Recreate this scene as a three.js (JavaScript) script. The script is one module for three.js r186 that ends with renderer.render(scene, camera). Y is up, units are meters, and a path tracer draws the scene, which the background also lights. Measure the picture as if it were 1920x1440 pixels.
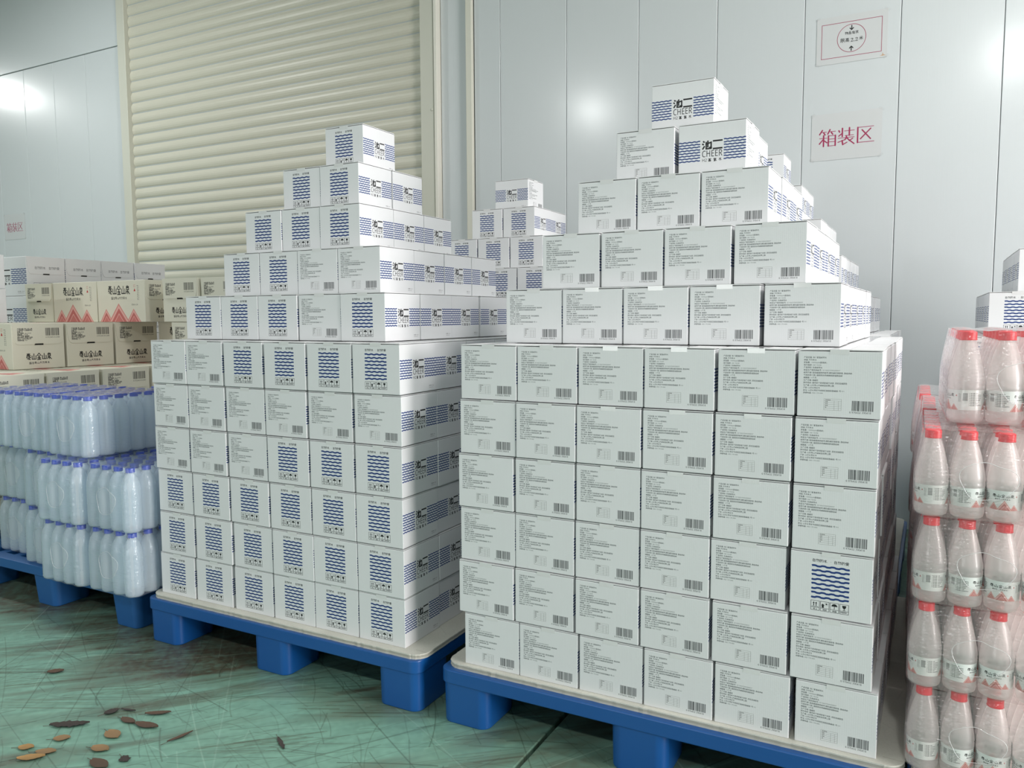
import * as THREE from 'three';
import { RoundedBoxGeometry } from 'three/addons/geometries/RoundedBoxGeometry.js';
import { mergeGeometries } from 'three/addons/utils/BufferGeometryUtils.js';
import { RectAreaLightUniformsLib } from 'three/addons/lights/RectAreaLightUniformsLib.js';
RectAreaLightUniformsLib.init();

// ---------------------------------------------------------------- camera, sky, lights, exposure
const scene = new THREE.Scene();
const camera = new THREE.PerspectiveCamera(51.84, 4 / 3, 0.05, 60);
camera.rotation.order = 'YXZ';
camera.position.set(0, 1.17, 0);
camera.rotation.set(-0.085776, 0.49007, -0.00522);
scene.add(camera);
const renderer = new THREE.WebGLRenderer({ antialias: true });
renderer.toneMapping = THREE.LinearToneMapping;
renderer.toneMappingExposure = 0.82;
renderer.shadowMap.enabled = true;
scene.background = new THREE.Color().setRGB(0.9, 0.95, 1.0);      // overcast sky, seen only through the loading door

const LAMP_POWER = 380, LAMP_GLOW = 30, DOOR_POWER = 27, FRONT_POWER = 6, BAY_POWER = 140;
const LAMP_COLOR = new THREE.Color().setRGB(0.98, 1.0, 0.988), DOOR_COLOR = new THREE.Color().setRGB(1.0, 0.945, 0.925);
const LAMPS = [[-10.8, 2.75], [-5.02, 2.75], [0.77, 2.75], [-12.2, -2.4], [-6.5, -2.4], [2.0, -2.05]];
const LAMP_Y = 4.5;
// daylight falling in through the loading door in the right wall and the one behind the camera
const RIGHT_DOOR = { x: 7, z: -0.35, w: 2.2, y: 1.75, h: 3.3 }, FRONT_DOOR = { z: 7, x: -3.2, w: 3.2, y: 1.0, h: 2.0 };
{
  const a = new THREE.RectAreaLight(DOOR_COLOR, DOOR_POWER, RIGHT_DOOR.w, RIGHT_DOOR.h);
  a.position.set(RIGHT_DOOR.x + 0.02, RIGHT_DOOR.y, RIGHT_DOOR.z); a.lookAt(0, RIGHT_DOOR.y, RIGHT_DOOR.z); scene.add(a);
  const b = new THREE.RectAreaLight(LAMP_COLOR, FRONT_POWER, FRONT_DOOR.w, FRONT_DOOR.h);
  b.position.set(FRONT_DOOR.x, FRONT_DOOR.y, FRONT_DOOR.z + 0.02); b.lookAt(FRONT_DOOR.x, FRONT_DOOR.y, 0); scene.add(b);
}

// ---------------------------------------------------------------- helpers
let seed = 20240607;
const rnd = () => { seed = (seed + 0x6d2b79f5) | 0; let t = Math.imul(seed ^ (seed >>> 15), 1 | seed); t = (t + Math.imul(t ^ (t >>> 7), 61 | t)) ^ t; return ((t ^ (t >>> 14)) >>> 0) / 4294967296; };
const jit = (a) => (rnd() * 2 - 1) * a;
const used = {};
function numbered(n) { const k = used[n] = (used[n] ?? -1) + 1; return k ? n + '_' + String(k).padStart(3, '0') : n; }
function shade(m) { m.castShadow = true; m.receiveShadow = true; return m; }
function mesh(name, geo, mat, parent) { const m = shade(new THREE.Mesh(geo, mat)); m.name = name; if (parent) parent.add(m); return m; }
function thing(name, label, category, [x, y, z], turn = 0, group) {
  const o = new THREE.Group(); o.name = numbered(name); o.position.set(x, y, z); o.rotation.y = turn;
  o.userData = { label, category }; if (group) o.userData.group = group; scene.add(o); return o;
}
function copy(proto, name, label, [x, y, z], turn = 0, group) {
  const o = proto.clone(); o.name = numbered(name); o.position.set(x, y, z); o.rotation.set(0, turn, 0);
  o.userData = { label, category: proto.userData.category }; if (group) o.userData.group = group; scene.add(o); return o;
}
function struct(name, parent) { const g = new THREE.Group(); g.name = name; g.userData.kind = 'structure'; (parent ?? scene).add(g); return g; }
const lin = (r, g, b) => new THREE.Color().setRGB(r, g, b);
const std = (c, roughness = 0.6, extra = {}) => new THREE.MeshPhysicalMaterial({ color: c, roughness, metalness: 0, ...extra });
const box = (w, h, d, x = 0, y = 0, z = 0) => new THREE.BoxGeometry(w, h, d).translate(x, y, z);
const rbox = (w, h, d, r = 0.003, s = 1) => new RoundedBoxGeometry(w, h, d, s, r);
function canvas(w, h) { const c = document.createElement('canvas'); c.width = w; c.height = h; return [c, c.getContext('2d')]; }
function canvasTexture(c) { const t = new THREE.CanvasTexture(c); t.colorSpace = THREE.SRGBColorSpace; t.magFilter = THREE.LinearFilter; t.anisotropy = 8; return t; }
function noiseGrid(n) { const a = new Float32Array(n * n); for (let i = 0; i < n * n; i++) a[i] = rnd(); return (x, y) => {
  const x0 = Math.floor(x), y0 = Math.floor(y), fx = x - x0, fy = y - y0, s = fx * fx * (3 - 2 * fx), t = fy * fy * (3 - 2 * fy), m = (i, j) => a[((j % n + n) % n) * n + ((i % n + n) % n)];
  return (m(x0, y0) * (1 - s) + m(x0 + 1, y0) * s) * (1 - t) + (m(x0, y0 + 1) * (1 - s) + m(x0 + 1, y0 + 1) * s) * t; }; }

// ---------------------------------------------------------------- lettering: Chinese characters as pen strokes on a 26 x 26 grid (letters a..z are coordinates, x then y)
const GLYPH = {
  池: 'ddhg bjfm cxhp jlxhxrwtsu pcpt lflwxwys', 二: 'cgxg atzt', 自: 'lbjf gfvfvygygf glvl grvr', 然: 'hbck gemeer giik oiyi tcsjnr tjzr wdxf eudy kuly qusy vuyy',
  的: 'gbef bfkfkwbwbf bnkn qbml pgygxwtw qmtp', 水: 'ncnyjw cikiiobu vfpl njrrzw', 爱: 'vbdd fegh lenh ueri bmbjyjxm fnvn kkdy isyz jrtrgz', 富: 'nbnd bibexeyi hhrh hkrkrnhnhk eqvqvyeyeq nqny euvu',
  氢: 'gbcj gexe gixi dmumuvyyzu fprphu lsru fwrw lwlz dzsz', 泰: 'ddvd fgtg bjyj nbbr nkyr nlny fqip evks upqs puwy', 山: 'ncnw djdwxwxj', 金: 'nbbl nbyl hlsl erur nlny gthw tsqw cyxy',
  泉: 'nbkd geteteto gdgmtmtd ghth nnny dqkqbx urqs orzy', 箱: 'fbbh dele hfji qbnh oeye sfui bnmn hjhz hobv hqmu okykyzozok opyp otyt', 装: 'hbhn cedg cmhi kfyf rbrm lmxm bpyp nnnp nplsbv htizow nprtyz wrru',
  区: 'ccyc cccyzy ufgt iguu', 限: 'cbcz cbibfjjoiscs lclzpw lcwcwmlm lhwh pmzz xprt', 高: 'nbnd beye hhshsmhmhh czcpxpxzuz itrtrxixit', 米: 'nbnz bmym feih vdrh mnbw onyw', 物: 'ebck cglg hbhz bqmn qbmk pgygxwuy tgnq xgqx',
  品: 'hbsbsjhjhb cnlnlycycn onxnxyoyon', 堆: 'bjjj fcfu bvju qbli mhmz mhzh mnyn mtyt mzzz shsz', 放: 'gbhe bgmg hgcz hmmmlxiy rbok qgzg wgnz pjzz', 产: 'nbnd dfwf hhij thqk elyl elbz', 名: 'mbcl kfufbz hjlm jovovzizjo',
  天: 'eewe bkyk nebz nkzz', 生: 'gcbl fhxh nbny fqwq bzyz', 包: 'hbbk fgwgwrtr fjnjnpfp fjfyyyyt', 用: 'fdedbz fdxdxywz fkxk frxr ndnz', 日: 'gcucuzgzgc gnun', 月: 'hcucuyry hchqcz hjuj hquq', 方: 'nbnd beye lfbz jnvntyqy',
  不: 'ceye ocbp nhnz qmyr', 个: 'nbbm nbzm niny', 市: 'nbnd beye fjftfj fjvjvuru ngnz', 东: 'ceye ldgmxm nhnzjx hqcw srxw', 公: 'jcbn qczn lodzxz trzz', 存: 'cfyf lbbp fofz kjxj xjqn qnqznz ksys', 干: 'eeve bmym nenz', 安: 'nbnd bibexeyi bnyn lhgs gsxz umbz',
  上: 'ncny noyo byzy', 条: 'kbcl kevebq hgyp bsys nonzkx hucy tuyy', 号: 'hbsbsihihb blyl jlhrurszoz', 行: 'ibck icdg jicq fnfz neye lkzk tktzpz', 电: 'ehvhvsesee nbnwywyt enun', 址: 'bijj fcfv bwjv oioz tbtz tmzm lzzz', 省: 'nbnj gebk vexi rhbp grtrtz gpgz tptz gutu',
  量: 'hbsbshhhhb heue bkyk gntntrgrgn gptp dvwv byyy nnny', 明: 'bdkdkubudd bmkm pcwcwywz pcpqlz pjwj pqwq',
};
const SIDES = '日水山金', PARTS = '生包用品市存安条东高名天方';
function brush(g, spec, x, y, w, h, lw) {                            // printed Song style: thin level strokes, thick upright ones
  g.lineCap = 'round';
  for (const s of spec.split(' ')) for (let i = 0; i + 3 < s.length; i += 2) { const q = [0, 1, 2, 3].map((k) => (s.charCodeAt(i + k) - 97) / 25), dx = (q[2] - q[0]) * w, dy = (q[3] - q[1]) * h, st = Math.abs(dy) / Math.hypot(dx, dy); g.lineWidth = lw * (0.45 + 0.6 * st); g.beginPath(); g.moveTo(x + q[0] * w, y + q[1] * h); g.lineTo(x + q[2] * w, y + q[3] * h); g.stroke(); }
}
function strokes(g, spec, x, y, w, h) {
  for (const s of spec.split(' ')) { g.beginPath(); for (let i = 0; i + 1 < s.length; i += 2) { const px = x + (s.charCodeAt(i) - 97) / 25 * w, py = y + (s.charCodeAt(i + 1) - 97) / 25 * h; i ? g.lineTo(px, py) : g.moveTo(px, py); } g.stroke(); }
}
function glyph(g, ch, x, y, w, h, lw) {
  g.lineWidth = lw; g.lineCap = 'butt'; g.lineJoin = 'miter';
  if (GLYPH[ch]) return strokes(g, GLYPH[ch], x, y, w, h);
  const c = ch.charCodeAt(0);                                     // small print too fine to read: a left and a right component
  strokes(g, GLYPH[SIDES[c % 4]], x, y, w * 0.4, h); strokes(g, GLYPH[PARTS[c % 13]], x + w * 0.45, y, w * 0.55, h);
}
function write(g, text, x, y, size, lw, gap = 0.12, squeeze = 1) {   // y is the top of the line
  g.strokeStyle = g.fillStyle;
  for (const ch of text) {
    if (ch.charCodeAt(0) < 0x2000) { g.font = size * 1.05 + 'px sans-serif'; g.textBaseline = 'alphabetic'; g.fillText(ch, x, y + size * 0.92); x += g.measureText(ch).width; }
    else { glyph(g, ch, x, y, size * squeeze, size, lw); x += size * (squeeze + gap); }
  }
  return x;
}
function barcode(g, x, y, w, h, n = 42) { let px = x; let k = 7; while (px < x + w) { k = (k * 73 + 41) % 101; const b = w / n * (0.35 + (k % 3) * 0.45); g.fillRect(px, y, Math.min(b, x + w - px), h); px += b + w / n * (0.4 + (k % 4) * 0.3); } }

// ---------------------------------------------------------------- the print of the white cartons
const W = 0.1745, D = 0.1885, BH = 0.1475, PW = 0.18, PD = 0.19235, PH = 0.15334;
const BASE_Y = 0.174;
const AW = 2048, AH = 1280;
const CELL = { info: [0, 0, 640, 562], wave: [640, 0, 640, 562], cheer: [1280, 0, 700, 562], plain: [0, 640, 640, 600], flap: [640, 640, 640, 600] };
const NAVY = '#12387f', INK = '#23262b';
function waves(g, x, y, w, h, periods, flip = 0) {
  const rows = 8, step = h / (rows - 0.35), amp = h * 0.0125;
  g.strokeStyle = NAVY; g.lineWidth = h * 0.055; g.lineJoin = 'round'; g.lineCap = 'butt';
  for (let r = 0; r < rows; r++) { g.beginPath(); for (let i = 0; i <= 80; i++) { const t = i / 80, py = y + step * (r + 0.25) + amp * Math.max(-0.85, Math.min(0.85, 1.3 * Math.sin(t * periods * Math.PI * 2 + (r % 2 ? 0 : Math.PI)))); i ? g.lineTo(x + t * w, py) : g.moveTo(x, py); } g.stroke(); }
}
const [atlasCanvas, ag] = canvas(AW, AH);
{
  const g = ag; g.fillStyle = '#f1f2f3'; g.fillRect(0, 0, AW, AH);
  { const [x, y, w, h] = CELL.info;                                // the text panel (its square matrix code is left out)
    const L = ['产品名称: 池二富氢饮用水', '配料: 天然泉水', '含氢量: >3000ppb(灌装时)', '执行标准: GB 19298', '产品类型: 包装饮用水', '食品生产许可证编号: SC10637090208697', '饮用方法: 开启后请立即饮用,冷藏后口感更佳, 加热温度', '不得超过45℃, 请勿整袋用微波炉直接加热。', '保质期: 12个月', '生产日期: 见瓶喷', '储存条件: 请存于干净、阴凉干燥处, 避免阳光直射', '生产商: 山东泰山天露饮品有限公司', '产地: 山东省泰安市', '地址: 山东省泰安市岱岳区道朗镇里峪村1号101', '服务电话: 400 170 666'];
    g.fillStyle = '#6a7071';
    L.forEach((t, i) => write(g, t, x + w * 0.075, y + h * (0.085 + i * 0.0385), 14.5, 1.7, 0.12, 0.93));
    g.strokeStyle = '#888'; g.lineWidth = 1.5; g.strokeRect(x + w * 0.33, y + h * 0.72, w * 0.205, h * 0.17);
    for (let i = 1; i < 6; i++) { g.beginPath(); g.moveTo(x + w * 0.33, y + h * (0.72 + i * 0.0283)); g.lineTo(x + w * 0.535, y + h * (0.72 + i * 0.0283)); g.stroke(); }
    g.beginPath(); g.moveTo(x + w * 0.45, y + h * 0.75); g.lineTo(x + w * 0.45, y + h * 0.89); g.moveTo(x + w * 0.5, y + h * 0.75); g.lineTo(x + w * 0.5, y + h * 0.89); g.stroke();
    g.fillStyle = '#777'; ['营养成分', '能量', '蛋白', '脂肪', '钠'].forEach((t, i) => write(g, t, x + w * 0.345, y + h * (0.727 + i * 0.0283), 9, 1.1));
    g.fillStyle = '#1b1e22'; barcode(g, x + w * 0.66, y + h * 0.735, w * 0.245, h * 0.15, 40);
    g.font = '21px sans-serif'; g.fillText('6 976432 390418', x + w * 0.63, y + h * 0.922); }
  { const [x, y, w, h] = CELL.wave;
    g.fillStyle = INK; write(g, '自然的水', x + w * 0.27, y + h * 0.09, 28, 3, 0.07); write(g, '自然的爱', x + w * 0.532, y + h * 0.09, 28, 3, 0.07); g.fillRect(x + w * 0.497, y + h * 0.115, 3, 3);
    waves(g, x + w * 0.27, y + h * 0.185, w * 0.455, h * 0.535, 4);
    icons(g, x + w * 0.27, y + h * 0.75, w * 0.455, h * 0.15); }
  { const [x, y, w, h] = CELL.cheer;
    waves(g, x + w * 0.006, y + h * 0.31, w * 0.322, h * 0.385, 4.5); waves(g, x + w * 0.676, y + h * 0.31, w * 0.318, h * 0.385, 4.5);
    g.fillStyle = '#0b0c0f'; g.strokeStyle = '#0b0c0f'; glyph(g, '池', x + w * 0.352, y + h * 0.305, w * 0.15, h * 0.186, 15); g.fillRect(x + w * 0.515, y + h * 0.322, w * 0.142, 16); g.fillRect(x + w * 0.515, y + h * 0.463, w * 0.142, 16);
    g.save(); g.translate(x + w * 0.352, y + h * 0.62); g.font = '92px sans-serif'; g.fillStyle = '#17181b'; const tw = g.measureText('CHEER').width; g.scale(w * 0.305 / tw, 1); g.fillText('CHEER', 0, 0); g.restore();
    g.fillStyle = '#17181b'; g.font = '43px sans-serif'; g.fillText('H2', x + w * 0.356, y + h * 0.705); write(g, '富氢水', x + w * 0.448, y + h * 0.648, 33, 4, 0.62);
    g.fillStyle = '#8a8a8c'; write(g, '净含量: 220ml', x + w * 0.8, y + h * 0.87, 14, 1.5); write(g, 'SHIPING FA 22', x + w * 0.8, y + h * 0.91, 12, 1.2); }
  { const [x, y, w, h] = CELL.flap;
    g.fillStyle = '#55585c'; write(g, '自然的水', x + w * 0.2, y + h * 0.24, 44, 3.4, 0.05); write(g, '自然的爱', x + w * 0.56, y + h * 0.24, 44, 3.4, 0.05);
    icons(g, x + w * 0.18, y + h * 0.66, w * 0.62, h * 0.2); }
}
function icons(g, x, y, w, h) {
  const n = 4, gap = w * 0.03, s = (w - gap * 3) / n;
  for (let i = 0; i < n; i++) {
    const a = x + i * (s + gap), q = (u) => a + u * s, r = (v) => y + v * h;
    g.strokeStyle = g.fillStyle = '#14161a'; g.lineWidth = 3; g.strokeRect(a, y, s, h); g.beginPath(); g.moveTo(a, r(0.7)); g.lineTo(a + s, r(0.7)); g.stroke();
    write(g, ['向上', '怕晒', '怕雨', '小心轻放'][i], q(i === 3 ? 0.08 : 0.28), r(0.76), i === 3 ? 11 : 15, 1.5, 0.1);
    if (i === 0) for (const u of [0.33, 0.62]) { g.fillRect(q(u) - 3, r(0.2), 6, h * 0.36); g.beginPath(); g.moveTo(q(u) - 8, r(0.28)); g.lineTo(q(u), r(0.12)); g.lineTo(q(u) + 8, r(0.28)); g.fill(); }
    if (i === 0) g.fillRect(q(0.1), r(0.6), s * 0.8, 3);
    if (i === 1) { g.beginPath(); g.moveTo(q(0.08), r(0.4)); g.lineTo(q(0.28), r(0.22)); g.lineTo(q(0.48), r(0.4)); g.fill(); g.fillRect(q(0.16), r(0.4), s * 0.24, h * 0.25); g.beginPath(); g.arc(q(0.7), r(0.24), s * 0.1, 0, 7); g.fill(); for (let k = 0; k < 7; k++) { const t = k * 0.9; g.fillRect(q(0.7) + Math.cos(t) * s * 0.2 - 1.5, r(0.24) + Math.sin(t) * s * 0.2 - 1.5, 3, 3); } }
    if (i === 2) { g.beginPath(); g.arc(q(0.5), r(0.36), s * 0.34, Math.PI, 0); g.fill(); g.fillRect(q(0.5) - 2, r(0.34), 4, h * 0.28); g.fillRect(q(0.42), r(0.6), s * 0.1, 3); }
    if (i === 3) { g.beginPath(); g.moveTo(q(0.27), r(0.12)); g.lineTo(q(0.73), r(0.12)); g.quadraticCurveTo(q(0.72), r(0.44), q(0.5), r(0.46)); g.quadraticCurveTo(q(0.28), r(0.44), q(0.27), r(0.12)); g.fill(); g.fillRect(q(0.5) - 2, r(0.42), 4, h * 0.18); g.fillRect(q(0.34), r(0.58), s * 0.32, 4); }
  }
}
function faceUV(geo, w, h, d, cells, aw, ah) {                      // cells for +x -x +y -y +z -z; geometry centred at the origin
  const g = geo.index ? geo.toNonIndexed() : geo, p = g.attributes.position, n = p.count / 6, uv = new Float32Array(p.count * 2);
  for (let i = 0; i < p.count; i++) {
    const f = Math.min(5, Math.floor(i / n)), x = p.getX(i) / w, y = p.getY(i) / h, z = p.getZ(i) / d;
    const [u, v] = [[-z, y], [z, y], [x, -z], [x, z], [x, y], [-x, y]][f], c = cells[f];
    uv[i * 2] = (c[0] + 2 + (Math.max(-0.5, Math.min(0.5, u)) + 0.5) * (c[2] - 4)) / aw; uv[i * 2 + 1] = 1 - (c[1] + 2 + (0.5 - Math.max(-0.5, Math.min(0.5, v))) * (c[3] - 4)) / ah;
  }
  g.setAttribute('uv', new THREE.BufferAttribute(uv, 2)); g.clearGroups(); return g;
}
// fine flutes of the board under the print
const flute = (() => { const n = 256, a = new Uint8Array(n * n); const ng = noiseGrid(64); for (let y = 0; y < n; y++) for (let x = 0; x < n; x++) a[y * n + x] = 120 + 50 * Math.sin(x / n * Math.PI * 2 * 24) + 60 * (ng(x / 8, y / 8) - 0.5); const t = new THREE.DataTexture(a, n, n, THREE.RedFormat); t.wrapS = t.wrapT = THREE.RepeatWrapping; t.magFilter = THREE.LinearFilter; t.repeat.set(5, 3); t.needsUpdate = true; return t; })();
const cartonMat = std(lin(0.86, 0.865, 0.875), 0.42, { map: canvasTexture(atlasCanvas), bumpMap: flute, bumpScale: 0.00012 });
const boardMat = std(lin(0.76, 0.765, 0.775), 0.5), insideMat = std(lin(0.3, 0.26, 0.2), 0.9);
const tapeMat = new THREE.MeshPhysicalMaterial({ color: lin(1, 1, 1), roughness: 0.1, transmission: 0.985, thickness: 0, specularIntensity: 0.6 });

const stripMat = std(lin(0.75, 0.755, 0.76), 0.14, { clearcoat: 0.6, clearcoatRoughness: 0.05 });   // glossy carton tape
const bodyGeo = faceUV(rbox(W, BH, D, 0.0022, 2), W, BH, D, [CELL.cheer, CELL.cheer, CELL.plain, CELL.plain, CELL.info, CELL.wave], AW, AH).translate(0, BH / 2, 0);
const flapGeo = box(W / 2 - 0.0008, 0.0018, D - 0.0005, W / 4, 0, 0).rotateZ(0.006);
function tapeGeo(d, y) { return mergeGeometries([box(0.042, 0.0003, d + 0.001, 0, y, 0), box(0.04, 0.0115, 0.0003, 0, y - 0.0057, d / 2 + 0.0003), box(0.04, 0.0115, 0.0003, 0, y - 0.0057, -d / 2 - 0.0003)]); }
function makeCarton(label) {
  const t = thing('water_carton', label, 'carton', [0, 0, 0]);
  mesh('body', bodyGeo, cartonMat, t);
  for (const s of [0, 1]) { const f = mesh('flap', flapGeo, boardMat, t); f.position.set(s ? W / 2 - 0.0004 : -W / 2 + 0.0004, BH + 0.0024, 0); if (s) f.rotation.y = Math.PI; }
  mesh('tape', tapeGeo(D, BH + 0.0042), stripMat, t);
  return t;
}

// ---------------------------------------------------------------- the setting
const WALL_Z = -4.731, ROOM = { x0: -16, x1: 7, z1: 7, y: 5.6 };
{
  const nz = noiseGrid(256), nw = noiseGrid(64);
  const n = 1024, rough = new Uint8Array(n * n * 4);               // faint vertical rolling marks in the lacquer
  const bump = new Uint8Array(n * n);
  for (let y = 0; y < n; y++) for (let x = 0; x < n; x++) { const v = nz(x / 2.2, y / 160) * 0.6 + nw(x / 14, y / 60) * 0.4; bump[y * n + x] = 255 * v; const k = (y * n + x) * 4; rough[k] = rough[k + 1] = rough[k + 2] = 255 * (0.7 + 0.3 * v); rough[k + 3] = 255; }
  const bt = new THREE.DataTexture(bump, n, n, THREE.RedFormat); bt.wrapS = bt.wrapT = THREE.RepeatWrapping; bt.magFilter = THREE.LinearFilter; bt.needsUpdate = true; bt.repeat.set(1, 1);
  const panelMat = std(lin(0.63, 0.67, 0.685), 0.3, { bumpMap: bt, bumpScale: 0.00018, specularIntensity: 1, clearcoat: 0.85, clearcoatRoughness: 0.165 });
  const trimMat = std(lin(0.70, 0.69, 0.60), 0.4), plainWall = std(lin(0.40, 0.43, 0.42), 0.5);
  const back = struct('wall_back');
  mesh('backing', box(ROOM.x1 - ROOM.x0 + 0.4, ROOM.y, 0.1, (ROOM.x0 + ROOM.x1) / 2, ROOM.y / 2, WALL_Z - 0.071), plainWall, back);
  const geos = {};
  const panel = (x0, x1, y0, y1, dz = 0) => { const key = [(x1 - x0).toFixed(3), (y1 - y0).toFixed(3)].join();
    const g = geos[key] ??= (() => { const q = rbox(x1 - x0 - 0.0025, y1 - y0 - 0.002, 0.022, 0.0035, 2); const p = q.attributes.position, uv = new Float32Array(p.count * 2); for (let i = 0; i < p.count; i++) { uv[i * 2] = p.getX(i) / 0.9; uv[i * 2 + 1] = p.getY(i) / 1.8; } q.setAttribute('uv', new THREE.BufferAttribute(uv, 2)); return q; })();
    const m = mesh('panel', g, panelMat, back); m.position.set((x0 + x1) / 2, (y0 + y1) / 2, WALL_Z - 0.011 + dz); };
  const right = [-2.80, -2.60, -2.12, -1.642, -1.167, -0.687, -0.209, 0.255]; for (let x = 0.732; x < 7; x += 0.477) right.push(x); right.push(7.1);
  for (let i = 0; i + 1 < right.length; i++) panel(right[i], right[i + 1], 0, ROOM.y);
  panel(-3.075, -2.855, 0, ROOM.y, -0.012);
  const left = [-6.425, -6.924, -7.399, -7.868]; for (let x = -8.34; x > -16; x -= 0.473) left.push(x); left.push(-16.2);
  for (let i = 0; i + 1 < left.length; i++) panel(left[i + 1], left[i], 0, 3.565);
  panel(-11.2, -6.425, 3.565, ROOM.y, 0.012); panel(-16.2, -11.2, 3.565, ROOM.y, 0.012);
  panel(-6.425, -3.1, 4.75, ROOM.y);
  // corner trim right of the shutter
  const t1 = struct('trim_1'); mesh('corner_trim', rbox(0.05, ROOM.y, 0.03, 0.006, 2).translate(-2.828, ROOM.y / 2, WALL_Z + 0.012), trimMat, t1);
  // roller shutter
  const slatMat = std(lin(0.60, 0.585, 0.49), 0.42), railMat = std(lin(0.60, 0.60, 0.52), 0.45), edgeMat = std(lin(0.78, 0.76, 0.68), 0.4);
  const door = struct('door_1');
  const P = 0.0925, prof = new THREE.Shape();
  [[0, 0.001], [0.004, 0.004], [0.010, 0.014], [0.0145, 0.03], [0.0155, 0.045], [0.0135, 0.06], [0.008, 0.074], [0.004, 0.082], [0.003, 0.0865], [0, 0.0875]].forEach(([z, y], i) => i ? prof.lineTo(z, y) : prof.moveTo(z, y));
  prof.lineTo(-0.004, 0.0875); prof.lineTo(-0.004, 0.001); prof.closePath();
  const slatGeo = new THREE.ExtrudeGeometry(prof, { depth: 3.12, bevelEnabled: false, steps: 1 }).rotateY(-Math.PI / 2).scale(-1, 1, 1);
  { const idx = slatGeo.index; const p = slatGeo.attributes.position; if (!idx) for (const a of Object.values(slatGeo.attributes)) for (let i = 0; i < p.count; i += 3) for (let c = 0; c < a.itemSize; c++) { const k = a.array, b = (i + 1) * a.itemSize + c, e = (i + 2) * a.itemSize + c; [k[b], k[e]] = [k[e], k[b]]; } slatGeo.computeVertexNormals(); }
  slatGeo.computeBoundingBox(); const sb = slatGeo.boundingBox; slatGeo.translate(-(sb.min.x + sb.max.x) / 2, 0, -sb.min.z);
  for (let i = 0; i < 51; i++) { const s = mesh('slat', slatGeo, slatMat, door); s.position.set(-4.772, 0.008 + i * P, WALL_Z - 0.028); }
  mesh('backing_sheet', box(3.2, 4.75, 0.004, -4.772, 2.375, WALL_Z - 0.0235 - 0.012), std(lin(0.05, 0.05, 0.045), 0.9), door);
  const rail = (x0, x1) => { const r = mesh('guide_rail', rbox(x1 - x0, 4.75, 0.05, 0.004, 2).translate((x0 + x1) / 2, 2.375, WALL_Z + 0.002), railMat, door); return r; };
  rail(-6.425, -6.325); const rr = rail(-3.222, -3.112);
  mesh('rail_edge', rbox(0.028, 4.75, 0.062, 0.006, 2).translate(-3.092, 2.375, WALL_Z + 0.004), edgeMat, door);
  for (const y of [2.02, 2.9, 3.74, 4.5]) mesh('screw_head', new THREE.SphereGeometry(0.011, 12, 6, 0, Math.PI * 2, 0, Math.PI / 2).scale(1, 0.55, 1).rotateX(Math.PI / 2).translate(-3.128, y - 0.3, WALL_Z + 0.027), railMat, rr);
  // other walls and the ceiling, with the two openings that let the day in
  const rightWall = struct('wall_right'), d = RIGHT_DOOR, T = 0.2, zA = WALL_Z, zB = ROOM.z1, dz0 = d.z - d.w / 2, dz1 = d.z + d.w / 2, dy1 = d.y + d.h / 2, dy0 = d.y - d.h / 2;
  mesh('wall_sheet', mergeGeometries([box(T, ROOM.y, dz0 - zA, ROOM.x1 + T / 2, ROOM.y / 2, (dz0 + zA) / 2), box(T, ROOM.y, zB - dz1, ROOM.x1 + T / 2, ROOM.y / 2, (zB + dz1) / 2), box(T, ROOM.y - dy1, d.w, ROOM.x1 + T / 2, (ROOM.y + dy1) / 2, d.z), box(T, dy0, d.w, ROOM.x1 + T / 2, dy0 / 2, d.z)]), plainWall, rightWall);
  const frontWall = struct('wall_front'), f = FRONT_DOOR, fx0 = f.x - f.w / 2, fx1 = f.x + f.w / 2, fy0 = f.y - f.h / 2, fy1 = f.y + f.h / 2;
  mesh('wall_sheet', mergeGeometries([box(fx0 - ROOM.x0, ROOM.y, T, (fx0 + ROOM.x0) / 2, ROOM.y / 2, ROOM.z1 + T / 2), box(ROOM.x1 - fx1, ROOM.y, T, (fx1 + ROOM.x1) / 2, ROOM.y / 2, ROOM.z1 + T / 2), box(f.w, ROOM.y - fy1, T, f.x, (ROOM.y + fy1) / 2, ROOM.z1 + T / 2), box(f.w, fy0, T, f.x, fy0 / 2, ROOM.z1 + T / 2)]), plainWall, frontWall);
  const leftWall = struct('wall_left'); mesh('wall_sheet', box(T, ROOM.y, ROOM.z1 - WALL_Z, ROOM.x0 - T / 2, ROOM.y / 2, (ROOM.z1 + WALL_Z) / 2), plainWall, leftWall);
  const ceil = struct('ceiling'); mesh('ceiling_sheet', box(ROOM.x1 - ROOM.x0 + 0.4, 0.15, ROOM.z1 - WALL_Z + 0.5, (ROOM.x0 + ROOM.x1) / 2, ROOM.y + 0.075, (ROOM.z1 + WALL_Z) / 2), std(lin(0.42, 0.44, 0.43), 0.6), ceil);
}
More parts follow.
